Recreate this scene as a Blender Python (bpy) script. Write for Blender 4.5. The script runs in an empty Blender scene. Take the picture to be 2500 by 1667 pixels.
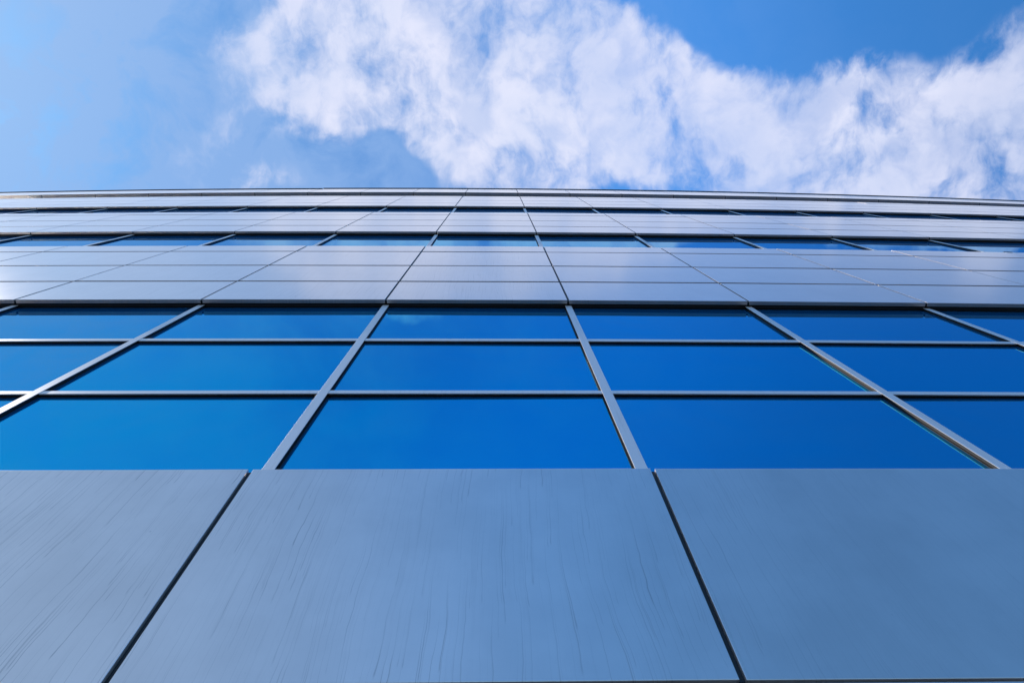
import bpy, bmesh, math, random
from mathutils import Vector, Matrix
R = math.radians
random.seed(7)
scene = bpy.context.scene
C = scene.collection

# ------------------------------------------------------------------ camera
EYE = 1.6                                   # height of the lens over the pavement
PITCH, YAW, ROLL = 1.29389, 0.08009, -0.07471
CAM = Vector((0.9145, -1.1902, EYE))
fw = Vector((math.sin(YAW)*math.cos(PITCH), math.cos(YAW)*math.cos(PITCH), math.sin(PITCH)))
ri = Vector((math.cos(YAW), -math.sin(YAW), 0)); up = ri.cross(fw)
ri2 = ri*math.cos(ROLL) + up*math.sin(ROLL)
up2 = up*math.cos(ROLL) - ri*math.sin(ROLL)
cd = bpy.data.cameras.new('camera'); cam = bpy.data.objects.new('camera', cd); C.objects.link(cam)
cd.sensor_width = 36; cd.lens = 36*1652.7/2500; cd.clip_start = .02; cd.clip_end = 5000
m = Matrix((ri2, up2, -fw)).transposed().to_4x4(); m.translation = CAM
cam.matrix_world = m
scene.camera = cam

# ------------------------------------------------------------------ sky, sun, exposure
SUN_EL, SUN_AZ = R(50), R(-93.3)              # azimuth from +Y (behind the building) towards +X
sun_dir = Vector((math.sin(SUN_AZ)*math.cos(SUN_EL), math.cos(SUN_AZ)*math.cos(SUN_EL), math.sin(SUN_EL)))
scene.view_settings.view_transform = 'Standard'; scene.view_settings.look = 'None'
scene.view_settings.exposure = 0.61; scene.view_settings.gamma = 1.0
scene.view_settings.use_curve_mapping = False
sl = bpy.data.lights.new('sun', 'SUN'); sl.energy = 2.0; sl.angle = R(.5); sl.color = (1, .89, .78)
so = bpy.data.objects.new('sun', sl); C.objects.link(so)
so.location = (0, 0, 60); so.rotation_euler = sun_dir.to_track_quat('Z', 'Y').to_euler()

class NT:
    def __init__(s, tree): s.t = tree; s.n = tree.nodes; s.l = tree.links
    def new(s, typ, **kw):
        n = s.n.new(typ)
        for k, v in kw.items(): setattr(n, k, v)
        return n
    def put(s, sock, v):
        if hasattr(v, 'is_output') or isinstance(v, bpy.types.NodeSocket): s.l.new(v, sock)
        else: sock.default_value = v
    def math(s, op, a, b=None, c=None, clamp=False):
        n = s.new('ShaderNodeMath', operation=op, use_clamp=clamp)
        s.put(n.inputs[0], a)
        if b is not None: s.put(n.inputs[1], b)
        if c is not None: s.put(n.inputs[2], c)
        return n.outputs[0]
    def vec(s, op, a, b=None, scale=None):
        n = s.new('ShaderNodeVectorMath', operation=op)
        s.put(n.inputs[0], a)
        if b is not None: s.put(n.inputs[1], b)
        if scale is not None: s.put(n.inputs['Scale'], scale)
        return n.outputs['Value'] if op in ('LENGTH', 'DOT_PRODUCT') else n.outputs[0]
    def xyz(s, x, y, z):
        n = s.new('ShaderNodeCombineXYZ')
        for i, v in enumerate((x, y, z)): s.put(n.inputs[i], v)
        return n.outputs[0]
    def sep(s, v):
        n = s.new('ShaderNodeSeparateXYZ'); s.put(n.inputs[0], v); return n.outputs
    def noise(s, v, scale, detail=2, rough=.5, dist=0., lac=2.):
        n = s.new('ShaderNodeTexNoise'); s.put(n.inputs['Vector'], v)
        n.inputs['Scale'].default_value = scale; n.inputs['Detail'].default_value = detail
        n.inputs['Roughness'].default_value = rough; n.inputs['Distortion'].default_value = dist
        n.inputs['Lacunarity'].default_value = lac
        return n
    def smooth(s, v, a, b, c=0., d=1.):
        n = s.new('ShaderNodeMapRange', interpolation_type='SMOOTHSTEP')
        s.put(n.inputs['Value'], v)
        for k, x in zip(('From Min', 'From Max', 'To Min', 'To Max'), (a, b, c, d)): s.put(n.inputs[k], x)
        return n.outputs[0]
    def mix(s, f, a, b, mode='MIX'):
        n = s.new('ShaderNodeMix', data_type='RGBA', blend_type=mode)
        s.put(n.inputs[0], f); s.put(n.inputs[6], a); s.put(n.inputs[7], b)
        return n.outputs[2]

def plane_uv(px, py):
    """direction seen at a point of the sky, on a plane one unit above the eye"""
    d = fw + ri2*((px-1250)/1652.7) + up2*((833.5-py)/1652.7)
    return d.x/d.z, d.y/d.z

# cloud masses: (centre, half widths, amount)
CLOUDS = [
 (930,30,190,160,.9),(795,80,115,100,1.15),(1150,90,320,190,1.25),(1430,80,140,130,.8),(1250,250,300,170,1.0),(1330,400,250,140,.95),
 (1600,200,120,120,.85),(1520,270,150,100,.5),(1860,300,210,120,.62),(1750,200,110,70,.5),(2130,290,240,130,.66),(2490,170,110,140,.8),
 (2420,380,300,150,.95),(1800,460,200,80,.6),(2100,440,240,85,.75),(2250,350,150,130,.5),(880,255,170,95,.34),(1000,300,90,60,.2),(640,440,160,45,.22),(820,390,110,50,-.5),(700,205,70,50,.30),(690,445,110,35,.42),
 (510,345,100,60,.28),(850,285,60,60,.25),(1590,400,90,70,.35),(1050,-85,300,55,.25),(950,-155,900,95,-1.25),(1900,-120,600,120,-.8),(2060,170,60,70,.22),
 (660,180,70,60,.3),
 (1500,440,75,75,-1.15),(2010,375,60,35,-.45),(1620,330,35,80,-.45),(1010,120,40,30,-.4),(2460,450,60,60,-.5),(1860,400,35,50,-.3),(940,345,60,120,-.75),(900,450,150,60,-.6),(1720,330,50,150,-.95),(1680,20,110,95,-.95),(1900,120,220,60,-.35),
 (1060,430,70,60,-.5),(730,240,60,50,-.3),(1660,430,50,50,-.3),(2300,130,90,110,-.5),(1000,390,60,80,-.4)]
HAZE = [(-250,250,1000,900,.9),(600,300,380,300,.30)]

w = bpy.data.worlds.new('World'); scene.world = w; w.use_nodes = True
T = NT(w.node_tree); T.n.clear()
out = T.new('ShaderNodeOutputWorld'); bg = T.new('ShaderNodeBackground'); T.l.new(bg.outputs[0], out.inputs[0])
bg.inputs[1].default_value = .1
sky = T.new('ShaderNodeTexSky', sky_type='NISHITA')
sky.sun_disc = False; sky.sun_elevation = SUN_EL; sky.sun_rotation = SUN_AZ % (2*math.pi)
sky.altitude = 0; sky.air_density = 1.0; sky.dust_density = .3; sky.ozone_density = 2.2
gen = T.new('ShaderNodeTexCoord').outputs['Generated']
sx, sy, sz = T.sep(gen)
zc = T.math('MAXIMUM', sz, .08)
P = T.xyz(T.math('DIVIDE', sx, zc), T.math('DIVIDE', sy, zc), 0.)
warpn = T.noise(P, 5., 4, .6).outputs['Color']
Pw = T.vec('ADD', P, T.vec('SCALE', T.vec('SUBTRACT', warpn, (.5, .5, .5)), scale=.09))
def blobs(lst, PP):
    tot = None
    for px, py, rx, ry, a in lst:
        u, v = plane_uv(px, py)
        if a == 0: continue
        e = T.vec('MULTIPLY', T.vec('SUBTRACT', PP, (u, v, 0)), (1600/rx, 1600/ry, 0))
        q = T.vec('DOT_PRODUCT', e, e)
        g = T.math('MULTIPLY', T.math('EXPONENT', T.math('MULTIPLY', q, -.7)), a)
        tot = g if tot is None else T.math('ADD', tot, g)
    return tot
D = blobs(CLOUDS, Pw)
# far from the frame the sky carries broken cloud of the same kind, thinner towards the horizon
fb = T.noise(Pw, 9., 11, .58, .12).outputs[0]
fb2 = T.noise(T.vec('ADD', P, (3.1, 1.7, 0)), 3.2, 6, .55).outputs[0]
dens = T.math('ADD', T.math('MULTIPLY', T.math('MINIMUM', D, 1.05), .86), T.math('MULTIPLY', T.math('SUBTRACT', fb, .5), 2.5))
wisp = T.noise(T.vec('MULTIPLY', Pw, (1, .55, 1)), 30., 8, .62, .12).outputs[0]
dens = T.math('ADD', dens, T.math('MULTIPLY', T.math('SUBTRACT', wisp, .5), 1.1))
alpha = T.smooth(dens, .18, 1.06, 0., .98)
alpha = T.math('MULTIPLY', alpha, T.smooth(D, .05, .5))
alpha = T.math('MULTIPLY', alpha, T.smooth(fb2, .3, .62, .72, .98))
side = T.vec('DOT_PRODUCT', gen, Vector((-.80, -.60, .05)).normalized())   # bright veil low on the left, over the street
veil = T.math('MULTIPLY', T.smooth(side, .30, .98), .85)
thin = T.noise(Pw, 6.5, 7, .62, .4).outputs[0]
mott = T.noise(T.vec('ADD', Pw, (1.3, 4.2, 0)), 13., 9, .55, .08).outputs[0]
alpha = T.math('MULTIPLY', alpha, T.smooth(mott, .36, .58, .72, 1.))
haze = T.math('MULTIPLY', blobs(HAZE, P), T.smooth(thin, .3, .7, .35, 1.3))
hs = T.new('ShaderNodeHueSaturation'); hs.inputs['Saturation'].default_value = 1.0; hs.inputs['Value'].default_value = 1.0
T.l.new(sky.outputs[0], hs.inputs['Color'])
skyc = T.mix(1.0, hs.outputs[0], (.55, 1.6, 2.35, 1), 'MULTIPLY')
deep = T.smooth(T.vec('DOT_PRODUCT', gen, Vector((.78, -.55, .42)).normalized()), .50, 1.0, 1., .60)
glow = T.smooth(T.vec('DOT_PRODUCT', gen, sun_dir), .50, .95, 1., .52)
skyc = T.vec('SCALE', skyc, scale=T.math('MULTIPLY', deep, glow))
skyc = T.mix(T.math('MINIMUM', haze, .8), skyc, (1.95, 3.15, 5.5, 1))
skyc = T.mix(veil, skyc, (3.2, 4.3, 6.0, 1))
low = T.smooth(sz, .02, .45, .7, 0.)
skyc = T.mix(low, skyc, (2.2, 2.6, 3.4, 1))
shade = T.smooth(T.noise(T.vec('ADD', Pw, (7, 2, 0)), 7., 6, .55).outputs[0], .3, .7)
thick = T.smooth(dens, .5, 1.6)
cl = T.mix(shade, (4.4, 4.85, 6.3, 1), (5.3, 5.45, 6.6, 1))
cl = T.mix(T.math('MULTIPLY', thick, .6), cl, (5.6, 5.7, 6.7, 1))
skyc = T.mix(alpha, skyc, cl)
T.l.new(skyc, bg.inputs[0])

# ------------------------------------------------------------------ materials
def mat(name):
    mt = bpy.data.materials.new(name); mt.use_nodes = True
    t = NT(mt.node_tree); b = t.n['Principled BSDF']
    return mt, t, b

def panel_material(name, base, light_scrapes):
    """light grey coated aluminium with rain streaks and specks of dirt"""
    mt, t, b = mat(name)
    o = t.new('ShaderNodeTexCoord').outputs['Object']; rnd = t.new('ShaderNodeObjectInfo').outputs['Random']
    off = t.xyz(t.math('MULTIPLY', rnd, 37.), t.math('MULTIPLY', rnd, 11.), t.math('MULTIPLY', rnd, 23.))
    p = t.vec('ADD', o, off)
    x, y, z = t.sep(p)
    wx = t.sep(t.new('ShaderNodeNewGeometry').outputs['Position'])[0]
    streak_amt = t.smooth(wx, .2, 2.3, 1., .22)                     # streaks fade towards the right of the front
    n1 = t.noise(t.vec('MULTIPLY', p, (8, 1, 4)), 1., 3, .55).outputs[0]
    n2 = t.noise(t.vec('MULTIPLY', t.vec('ADD', p, (3, 3, 3)), (2.4, 1, 1.1)), 1., 1, .5).outputs[0]
    wob = t.math('ADD', t.math('MULTIPLY', n1, .027), t.math('MULTIPLY', n2, .075))
    xx = t.math('ADD', x, wob)
    def drips(k, freq, half, keep):
        v = t.new('ShaderNodeTexVoronoi', voronoi_dimensions='1D'); v.inputs['Scale'].default_value = 1.
        t.put(v.inputs['W'], t.math('MULTIPLY', xx, k))
        r, g, bl = t.sep(v.outputs['Color'])
        f = t.math('FRACT', t.math('ADD', t.math('MULTIPLY', z, -freq), t.math('MULTIPLY', r, 7.)))
        on = t.math('MULTIPLY', t.smooth(f, t.math('MULTIPLY', bl, .5), .8), t.smooth(f, .93, .955, 1., 0.))
        end = t.math('MULTIPLY', t.smooth(f, .88, .94), .6)
        hw = t.math('MULTIPLY', t.math('ADD', end, t.math('ADD', .45, g)), half*k)
        ln = t.math('SUBTRACT', 1., t.math('DIVIDE', v.outputs['Distance'], hw), clamp=True)
        ln = t.math('MULTIPLY', t.math('MULTIPLY', ln, t.math('ADD', on, end if False else 0.)), t.smooth(g, keep, keep+.15))
        return ln
    m1 = t.smooth(t.noise(t.vec('MULTIPLY', p, (2.2, 1, 1.5)), 1., 3, .6).outputs[0], .36, .60)
    m2 = t.smooth(t.noise(t.vec('MULTIPLY', t.vec('ADD', p, (5, 5, 5)), (3.5, 1, 2.)), 1., 3, .6).outputs[0], .42, .62)
    l1 = t.math('MULTIPLY', t.math('MULTIPLY', drips(30, .8, .0018, .0), t.math('ADD', .25, m1)), .52)
    l2 = t.math('MULTIPLY', drips(75, 1.1, .0015, .0), t.math('ADD', .35, m2))
    l3 = t.math('MULTIPLY', t.smooth(t.noise(t.xyz(t.math('MULTIPLY', xx, 60.), 0., t.math('MULTIPLY', z, 1.2)), 1., 3, .6).outputs[0], .52, .8), .16)
    dirt = t.math('ADD', t.math('ADD', l1, t.math('MULTIPLY', l2, .48)), l3)
    vor = t.new('ShaderNodeTexVoronoi'); t.put(vor.inputs['Vector'], t.vec('MULTIPLY', p, (14, 1, 8)))
    vor.inputs['Scale'].default_value = 1.
    dots = t.math('MULTIPLY', t.smooth(vor.outputs['Distance'], .025, .06, 1., 0.), t.smooth(t.noise(p, 6., 2).outputs[0], .52, .6))
    dirt = t.math('MINIMUM', t.math('ADD', t.math('MULTIPLY', dirt, streak_amt), t.math('MULTIPLY', dots, .5)), 1.)
    def lines(kx, kz, width, det=2):
        n = t.noise(t.xyz(t.math('MULTIPLY', xx, kx), 0., t.math('MULTIPLY', z, kz)), 1., det, .5).outputs[0]
        return t.smooth(t.math('ABSOLUTE', t.math('SUBTRACT', n, .5)), 0., width, 1., 0.)
    blot = t.noise(t.vec('MULTIPLY', p, (2., 1, 1.4)), 1.6, 5, .6).outputs[0]
    c0 = t.mix(t.smooth(blot, .3, .7), tuple(v*.93 for v in base)+(1,), tuple(v*1.05 for v in base)+(1,))
    tone = t.math('ADD', .955, t.math('MULTIPLY', rnd, .07))
    c0 = t.vec('SCALE', c0, scale=tone)
    c1 = t.mix(t.math('MULTIPLY', dirt, .62), c0, (.06, .062, .065, 1))
    if light_scrapes:
        sc = t.math('MULTIPLY', lines(30, 1.4, .03), t.smooth(t.noise(t.vec('MULTIPLY', p, (4, 1, 3)), 1., 2).outputs[0], .55, .68))
        c1 = t.mix(t.math('MULTIPLY', sc, .55), c1, (.75, .72, .68, 1))
    t.l.new(c1, b.inputs['Base Color'])
    b.inputs['Metallic'].default_value = .58
    t.put(b.inputs['Roughness'], t.math('ADD', t.math('MULTIPLY', blot, .08), t.math('ADD', t.math('MULTIPLY', dirt, .25), .27)))
    b.inputs['Sheen Weight'].default_value = .42; b.inputs['Sheen Roughness'].default_value = .35
    b.inputs['Coat Weight'].default_value = 1.0; b.inputs['Coat Roughness'].default_value = .12
    bp = t.new('ShaderNodeBump'); bp.inputs['Strength'].default_value = .35; bp.inputs['Distance'].default_value = .004
    t.put(bp.inputs['Height'], t.noise(t.vec('MULTIPLY', p, (1., 1, 1.4)), 1.7, 1).outputs[0])
    t.l.new(bp.outputs[0], b.inputs['Normal'])
    return mt
def fbn(t, p): return t.noise(t.vec('MULTIPLY', p, (1.5, 1, .7)), 1., 2).outputs[0]

M = {}
M['panel'] = panel_material('painted_aluminium', (.80, .72, .665), False)
M['panel_scraped'] = panel_material('scraped_aluminium', (.83, .72, .665), True)

def metal(name, col, rough, metallic=.5, streak=.25):
    mt, t, b = mat(name)
    o = t.new('ShaderNodeTexCoord').outputs['Object']
    rnd = t.new('ShaderNodeObjectInfo').outputs['Random']
    p = t.vec('ADD', o, t.xyz(t.math('MULTIPLY', rnd, 31.), 0., t.math('MULTIPLY', rnd, 17.)))
    n = t.noise(t.vec('MULTIPLY', p, (60, 60, 3)), 1., 4, .6).outputs[0]
    d = t.smooth(n, .5, .75)
    t.l.new(t.mix(t.math('MULTIPLY', d, streak), col+(1,), tuple(v*.4 for v in col)+(1,)), b.inputs['Base Color'])
    b.inputs['Metallic'].default_value = metallic
    t.put(b.inputs['Roughness'], t.math('ADD', t.math('MULTIPLY', n, .15), rough))
    return mt
M['frame'] = metal('anodised_frame', (.93, .89, .85), .40, .35, .15)
M['head'] = metal('dark_head_frame', (.05, .045, .04), .4, .2)
M['rail'] = metal('dark_rail', (.006, .0055, .0055), .8, 0.)
M['rubber'] = metal('black_gasket', (.008, .008, .009), .5, 0.)
M['coping'] = metal('coping_metal', (.030, .020, .017), .5, .1)
M['wire'] = metal('wire', (.03, .03, .035), .4, .6)

mt, t, b = mat('blue_coated_glass'); M['glass'] = mt
o = t.new('ShaderNodeTexCoord').outputs['Object']; rnd = t.new('ShaderNodeObjectInfo').outputs['Random']
p = t.vec('ADD', o, t.xyz(t.math('MULTIPLY', rnd, 19.), 0., t.math('MULTIPLY', rnd, 7.)))
b.inputs['Base Color'].default_value = (.0, .52, .83, 1)
b.inputs['Metallic'].default_value = 1.0
b.inputs['Roughness'].default_value = .015
b.inputs['Specular Tint'].default_value = (.45, .85, 1, 1)
b.inputs['Coat Weight'].default_value = .05; b.inputs['Coat Roughness'].default_value = .01
bp = t.new('ShaderNodeBump'); bp.inputs['Strength'].default_value = .12; bp.inputs['Distance'].default_value = .003
t.put(bp.inputs['Height'], t.noise(p, 1.6, 1).outputs[0]); t.l.new(bp.outputs[0], b.inputs['Normal'])
body = t.new('ShaderNodeBsdfDiffuse'); body.inputs[0].default_value = (.0, .19, .50, 1)
ms = t.new('ShaderNodeMixShader'); ms.inputs[0].default_value = .27
t.l.new(b.outputs[0], ms.inputs[1]); t.l.new(body.outputs[0], ms.inputs[2])
t.l.new(ms.outputs[0], t.n['Material Output'].inputs[0])

mt, t, b = mat('pavement'); M['ground'] = mt
o = t.new('ShaderNodeTexCoord').outputs['Object']
br = t.new('ShaderNodeTexBrick'); t.put(br.inputs['Vector'], o); br.inputs['Scale'].default_value = 1.2
br.inputs['Color1'].default_value = (.055, .053, .05, 1); br.inputs['Color2'].default_value = (.045, .044, .042, 1)
br.inputs['Mortar'].default_value = (.08, .08, .08, 1); br.inputs['Mortar Size'].default_value = .008
n = t.noise(o, .8, 8, .65).outputs[0]
t.l.new(t.mix(t.smooth(n, .35, .75, 0, .5), br.outputs[0], (.04, .04, .038, 1)), b.inputs['Base Color'])
b.inputs['Roughness'].default_value = .85

# ------------------------------------------------------------------ mesh helpers
def box(bm, x0, x1, y0, y1, z0, z1):
    vs = [bm.verts.new((x, y, z)) for z in (z0, z1) for y in (y0, y1) for x in (x0, x1)]
    for f in ((0,1,3,2),(4,6,7,5),(0,4,5,1),(2,3,7,6),(0,2,6,4),(1,5,7,3)):
        bm.faces.new([vs[i] for i in f])
    return vs
def bevel(bm, w, seg=2):
    bmesh.ops.recalc_face_normals(bm, faces=bm.faces[:])
    bmesh.ops.bevel(bm, geom=bm.edges[:], offset=w, segments=seg, profile=.6, affect='EDGES', clamp_overlap=True)
def mesh(name, bm, material, smooth=False):
    bmesh.ops.recalc_face_normals(bm, faces=bm.faces[:])
    me = bpy.data.meshes.new(name); bm.to_mesh(me); bm.free()
    me.materials.append(material)
    if smooth:
        for f in me.polygons: f.use_smooth = True
    return me
def extrude_ring(bm, lo, hi):
    a = [bm.verts.new(v) for v in lo]; b = [bm.verts.new(v) for v in hi]; n = len(a)
    for i in range(n): bm.faces.new((a[i], a[(i+1) % n], b[(i+1) % n], b[i]))
    bm.faces.new(a[::-1]); bm.faces.new(b)
def prism(bm, pts, y0, y1):                  # outline in the plane of the wall
    extrude_ring(bm, [(x, y0, z) for x, z in pts], [(x, y1, z) for x, z in pts])
def tee(w0, w1, y0, y1, y2, step):           # cap in front, thinner stem behind, small chamfers on the cap
    c = .0007
    return [(w0+c, y0), (w1-c, y0), (w1, y0+c), (w1, y1), (w1-step, y1), (w1-step, y2), (w0+step, y2), (w0+step, y1), (w0, y1), (w0, y0+c)]
def tee_z(bm, h, y0, y1, y2, z0, z1, step):
    p = tee(-h, h, y0, y1, y2, step); extrude_ring(bm, [(x, y, z0) for x, y in p], [(x, y, z1) for x, y in p])
def tee_x(bm, x0, x1, y0, y1, y2, z0, z1, step):
    p = tee(z0, z1, y0, y1, y2, step); extrude_ring(bm, [(x0, y, z) for z, y in p], [(x1, y, z) for z, y in p])
def obj(name, me, parent=None, loc=(0, 0, 0), rz=0.):
    o = bpy.data.objects.new(name, me); C.objects.link(o)
    o.parent = parent; o.location = loc; o.rotation_euler = (0, 0, rz)
    return o

# ------------------------------------------------------------------ measurements of the facade (metres; heights above the eye + EYE)
W = 1.5                      # bay width
KAP, X0 = .0018554, .85      # the front is a very gentle arc
GAP = .0170                  # open joint between panels
DEPTH = .032                 # cassette depth
def arc(x): return (x-X0)**2*KAP/2
def place(xm):               # centre of a bay and its turn in plan
    return (xm, arc(xm)), KAP*(xm-X0)
S1, S2, S3, S4, ROOF = 5.455+EYE, 10.226+EYE, 14.997+EYE, 19.842+EYE, 21.50+EYE
SILL0, BOT = 2.312+EYE, 1.315+EYE
ROWS = (0., .797, 1.690, 2.702, 3.19)

ground = None
bm = bmesh.new(); box(bm, -600, 600, -600, 600, -.5, 0)
ground = obj('ground', mesh('ground', bm, M['ground'])); ground['kind'] = 'structure'

bld = bpy.data.objects.new('office_building', None); C.objects.link(bld)
bld['label'] = 'tall office building clad in pale metal panels with blue glass window bands'
bld['category'] = 'building'

# core: the closed body behind the cladding, following the arc
XL, XR = -27.0, 33.0
bm = bmesh.new()
xs = [XL + i*1.5 for i in range(int((XR-XL)/1.5)+1)]
fr = [(x, arc(x)+.165) for x in xs]; bk = [(x, arc(x)+15) for x in xs]
lo = [bm.verts.new((x, y, 0)) for x, y in fr+bk[::-1]]; hi = [bm.verts.new((x, y, ROOF-.25)) for x, y in fr+bk[::-1]]
n = len(lo)
for i in range(n): bm.faces.new((lo[i], lo[(i+1) % n], hi[(i+1) % n], hi[i]))
bm.faces.new(hi); bm.faces.new(lo[::-1])
obj('wall', mesh('wall', bm, M['rail']), bld)

# --- cladding: a spandrel is a dark carrier rail with its cladding panels in front
def panel_mesh(h0, h1, e0=0., e1=0., depth=DEPTH):
    bm = bmesh.new()
    hw = W/2-GAP/2
    vs = box(bm, -hw, hw, 0, depth, h0, h1)
    for v in vs: v.co.y += e0+(e1-e0)*(v.co.z-h0)/(h1-h0)
    bevel(bm, .0022, 2)
    return mesh('cladding_panel', bm, M['panel'])
def rail_mesh(h0, h1, e0=0., e1=0., depth=DEPTH):
    bm = bmesh.new()
    for v in box(bm, -W/2+.001, W/2-.001, depth+.002, depth+.016, h0+.008, h1-.003):
        v.co.y += e0+(e1-e0)*(v.co.z-h0)/(h1-h0)
    return mesh('spandrel', bm, M['rail'])
RG = .046                    # gap between rows
def spandrel_set(base, tops, bays, tilt=None, depth=DEPTH):
    """base height, row boundaries above base; tilt gives the lean of a single row"""
    pm = []
    for a, b2 in zip(tops[:-1], tops[1:]):
        g = 0 if a == tops[0] else RG/2
        g2 = 0 if b2 == tops[-1] else RG/2
        e0, e1 = tilt or (0., 0.)
        pm.append(panel_mesh(a+g, b2-g2, e0, e1, depth))
    rm = rail_mesh(tops[0], tops[-1], *(tilt or (0., 0.)), depth)
    bm = bmesh.new(); e0, e1 = tilt or (0., 0.)
    for v in box(bm, -W/2-GAP/2+.0012, -W/2+GAP/2-.0012, .010, depth, tops[0]+.002, tops[-1]-.006):
        v.co.y += e0+(e1-e0)*v.co.z/tops[-1]
    js = mesh('joint_dark_strip', bm, M['rubber'])  # black strip added to darken the open joint, as shade in its depth
    for j in bays:
        (x, y), rz = place((j+.5)*W)
        s = obj('spandrel', rm, bld, (x, y, base), rz)
        obj('joint_dark_strip', js, s)
        for me in pm:
            q = obj('cladding_panel', me, s, (0, 0, 0), random.uniform(-.0010, .0010))
            q.rotation_euler.x = random.uniform(-.0004, .0004)
            if j >= 1 and base > 4:
                q.material_slots[0].link = 'OBJECT'; q.material_slots[0].material = M['panel_scraped']

spandrel_set(BOT, (0., SILL0-BOT), range(-3, 5), (.014, -.040))
spandrel_set(BOT-1.02, (0., 1.01), range(-3, 5), (.014, .014))
spandrel_set(.25, (0., BOT-1.03-.25), range(-3, 5), (.014, .014))
spandrel_set(S1, ROWS, range(-4, 6))
spandrel_set(S2, ROWS, range(-7, 9))
spandrel_set(S3, ROWS, range(-9, 11))
spandrel_set(S4, (0., ROOF-S4), range(-11, 14), depth=.100)

# --- windows: a window is its head and sill frame, with pane, transom and gasket as its own pieces
MF, MB = .045, .0665         # front of the mullion, front of the glass
MW = .052
def window_set(z0, z1, bays, transoms=(), back=0.):
    MF, MB = .045+back, .0665+back
    hw = W/2-MW/2+.0015
    bm = bmesh.new()
    box(bm, -hw-.02, hw+.02, .041+back, .057+back, z1-.004, z1+.05)        # head profile behind the soffit return
    bevel(bm, .0012, 1)
    fm = mesh('window', bm, M['head'])
    bm = bmesh.new(); box(bm, -hw, hw, .0575+back, .080+back, z1-.012, z1+.05); bevel(bm, .0012, 1); hm = mesh('head_seal', bm, M['rubber'])
    bm = bmesh.new(); box(bm, -hw, hw, .050+back, .080+back, z0-.06, z0-.004); bevel(bm, .0012, 1); sm = mesh('sill', bm, M['head'])
    cuts = [z0-.003] + [c for a in transoms for c in a] + [z1-.0125]
    pms, gms, tms = [], [], []
    for a, b2 in zip(cuts[0::2], cuts[1::2]):
        bm = bmesh.new(); box(bm, -hw+.001, hw-.001, MB, MB+.012, a, b2); pms.append(mesh('pane', bm, M['glass']))
        bm = bmesh.new()
        g = .006; X = hw-.0005; za, zb = a+.0005, b2-.0006
        prism(bm, [(-X, za), (-X+g, za), (-X+g, zb-g), (X-g, zb-g), (X-g, za), (X, za), (X, zb), (-X, zb)], MB-.004, MB+.004)
        gms.append(mesh('gasket', bm, M['rubber']))
    for a, b2 in transoms:
        bm = bmesh.new(); box(bm, -hw+.0005, hw-.0005, MF+.003, MF+.010, a, b2); bevel(bm, .0012, 1)
        tms.append(mesh('transom', bm, M['frame']))
        bm = bmesh.new(); box(bm, -hw+.001, hw-.001, MF+.0102, MB+.012, a+.0015, b2-.0015); gms.append(mesh('gasket', bm, M['rubber']))
    for j in bays:
        (x, y), rz = place((j+.5)*W)
        f = obj('window', fm, bld, (x, y, 0), rz)
        obj('head_seal', hm, f); obj('sill', sm, f)
        for me in pms:
            q = obj('pane', me, f, (0, 0, 0), random.uniform(-.003, .003))
        for me in gms: obj('gasket', me, f)
        for me in tms: obj('transom', me, f)
    # mullions stand on the joints
    bm = bmesh.new(); tee_z(bm, MW/2, MF, MF+.0018, MF+.003, z0-.05, z1-.0015, .003)
    mm = mesh('mullion', bm, M['frame'])
    bm = bmesh.new(); box(bm, -MW/2+.0025, MW/2-.0025, MF+.0032, MB+.012, z0-.05, z1-.003); gm = mesh('gasket', bm, M['rubber'])
    for j in list(bays)+[bays[-1]+1]:
        (x, y), rz = place(j*W)
        q = obj('mullion', mm, bld, (x, y, 0), rz); obj('gasket', gm, q)
T1 = (3.366+EYE, 3.412+EYE); T2 = (4.384+EYE, 4.438+EYE)
window_set(SILL0, S1, range(-3, 5), (T1, T2))
window_set(S1+3.19, S2, range(-6, 8))
window_set(S2+3.19, S3, range(-9, 11))
window_set(S3+3.19, S4, range(-11, 14), back=.066)     # the top storey is set deeper

# --- the same bands carried on to the ends of the building, far outside the picture
def run_on(name, m, bands, ja, jb, y0, y1, gap, z_gap=0.):
    bm = bmesh.new()
    for j in range(ja, jb):
        (x, y), rz = place((j+.5)*W)
        for a, b2 in bands:
            for v in box(bm, -W/2+gap, W/2-gap, y0, y1, a+z_gap, b2-z_gap):
                c, s_ = math.cos(rz), math.sin(rz)
                v.co.x, v.co.y = x+v.co.x*c-v.co.y*s_, y+v.co.x*s_+v.co.y*c
    o = obj(name, mesh(name, bm, m), bld); o['kind'] = 'stuff'
JL, JR = -18, 22
def rows(base, tops): return [(base+a, base+b2) for a, b2 in zip(tops[:-1], tops[1:])]
for base, tops, a, b2 in ((S1, ROWS, -4, 6), (S2, ROWS, -7, 9), (S3, ROWS, -9, 11), (S4, (0., ROOF-S4), -11, 14), (BOT, (-1.9, -1.02, 0., SILL0-BOT), -3, 5)):
    run_on('cladding', M['panel'], rows(base, tops), JL, a, 0, .1, GAP/2, RG/2)
    run_on('cladding', M['panel'], rows(base, tops), b2, JR, 0, .1, GAP/2, RG/2)
for bands, a, b2 in (([(SILL0, T1[0]), (T1[1], T2[0]), (T2[1], S1)], -3, 5), ([(S1+3.19, S2)], -6, 8), ([(S2+3.19, S3)], -9, 11), ([(S3+3.19, S4)], -11, 14)):
    run_on('glazing', M['glass'], bands, JL, a, .07, .1, MW/2, .002)
    run_on('glazing', M['glass'], bands, b2, JR, .07, .1, MW/2, .002)
run_on('backing', M['frame'], [(.25, ROOF-.1)], JL, -11, .10, .16, 0., 0.)
run_on('backing', M['frame'], [(.25, ROOF-.1)], 14, JR, .10, .16, 0., 0.)

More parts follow.
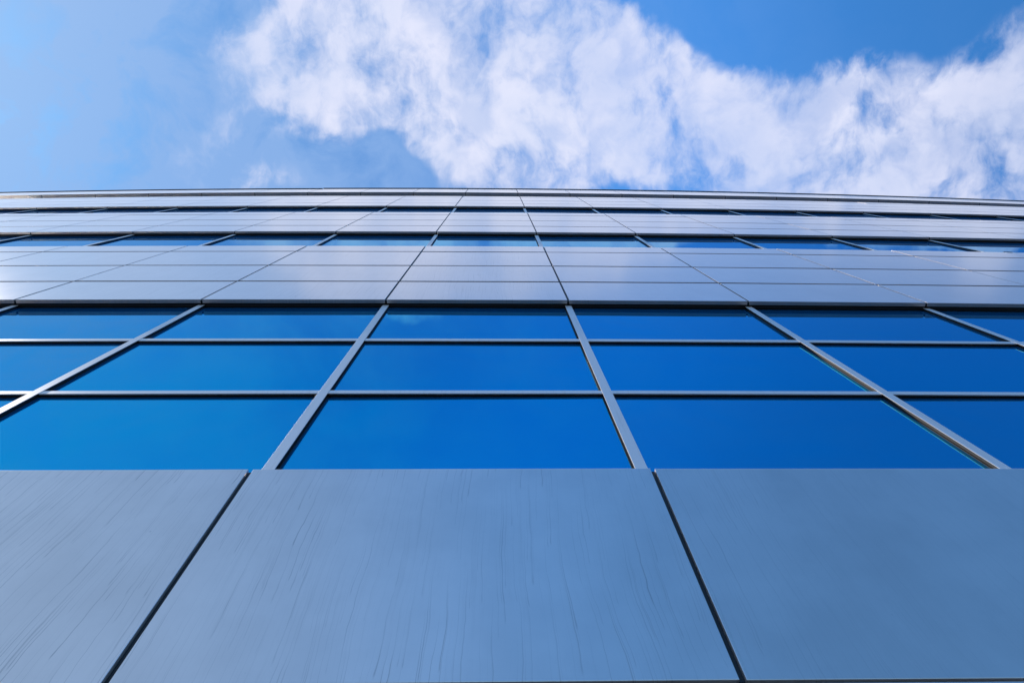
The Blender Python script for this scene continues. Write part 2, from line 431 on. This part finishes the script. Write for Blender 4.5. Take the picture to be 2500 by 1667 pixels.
# --- coping on the parapet, in two lengths with a small step where they meet
def coping(xa, xb, z):
    bm = bmesh.new()
    k = int(round((xb-xa)/W)); pr = None
    for i in range(k+1):
        x = xa+i*W; y = arc(x)
        ring = [bm.verts.new((x, y+dy, z+dz)) for dy, dz in ((-.020, 0), (-.020, .07), (.30, .09), (.30, 0))]
        if pr:
            for a in range(4): bm.faces.new((pr[a], pr[(a+1) % 4], ring[(a+1) % 4], ring[a]))
        else: bm.faces.new(ring[::-1])
        pr = ring
    bm.faces.new(pr)
    obj('coping', mesh('coping', bm, M['coping']), bld)
coping(-27, -4.5, ROOF-.0+.002); coping(-4.5, 33, ROOF+.16)
bm = bmesh.new(); box(bm, -W/2+.002, W/2-.002, 0, .05, ROOF+.002, ROOF+.158); fas = mesh('fascia', bm, M['panel'])
for j in range(-3, 14):
    (x, y), rz = place((j+.5)*W); obj('fascia', fas, bld, (x, y, 0), rz)

# --- a loop of wire left lying on a window sill
def tube(bm, pts, r, seg=6):
    rings = []
    for i, q in enumerate(pts):
        d = (pts[min(i+1, len(pts)-1)]-pts[max(i-1, 0)]).normalized()
        a = d.orthogonal().normalized(); b = d.cross(a)
        if rings:
            a = (pa - d*pa.dot(d)).normalized(); b = d.cross(a)
        pa = a
        rings.append([bm.verts.new(q+(a*math.cos(t)+b*math.sin(t))*r) for t in [2*math.pi*k/seg for k in range(seg)]])
    for A, B in zip(rings, rings[1:]):
        for k in range(seg): bm.faces.new((A[k], A[(k+1) % seg], B[(k+1) % seg], B[k]))
    bm.faces.new(rings[0][::-1]); bm.faces.new(rings[-1])
WX = 7.53
pts = [Vector((-.16, .022, .001)), Vector((-.10, .012, .004)), Vector((-.04, .008, .055)), Vector((-.03, .004, .030)), Vector((.0, 0, .025))]
pts += [Vector((.055-.055*math.cos(a), -.002+.003*math.sin(a), .045+.045*math.sin(a))) for a in [k*math.pi/8-.4 for k in range(16)]]
pts += [Vector((.03, .002, .004)), Vector((.12, .01, .003)), Vector((.30, .014, .002))]
bm = bmesh.new(); tube(bm, [Vector((q.x, q.y+.006, max(q.z, .001)+.003)) for q in pts], .0035)
wr = obj('wire', mesh('wire', bm, M['wire'], True), None, (WX, arc(WX), S1+3.19), KAP*(WX-X0))
wr['label'] = 'thin dark loop of loose wire lying on a window sill at the far right'; wr['category'] = 'wire'
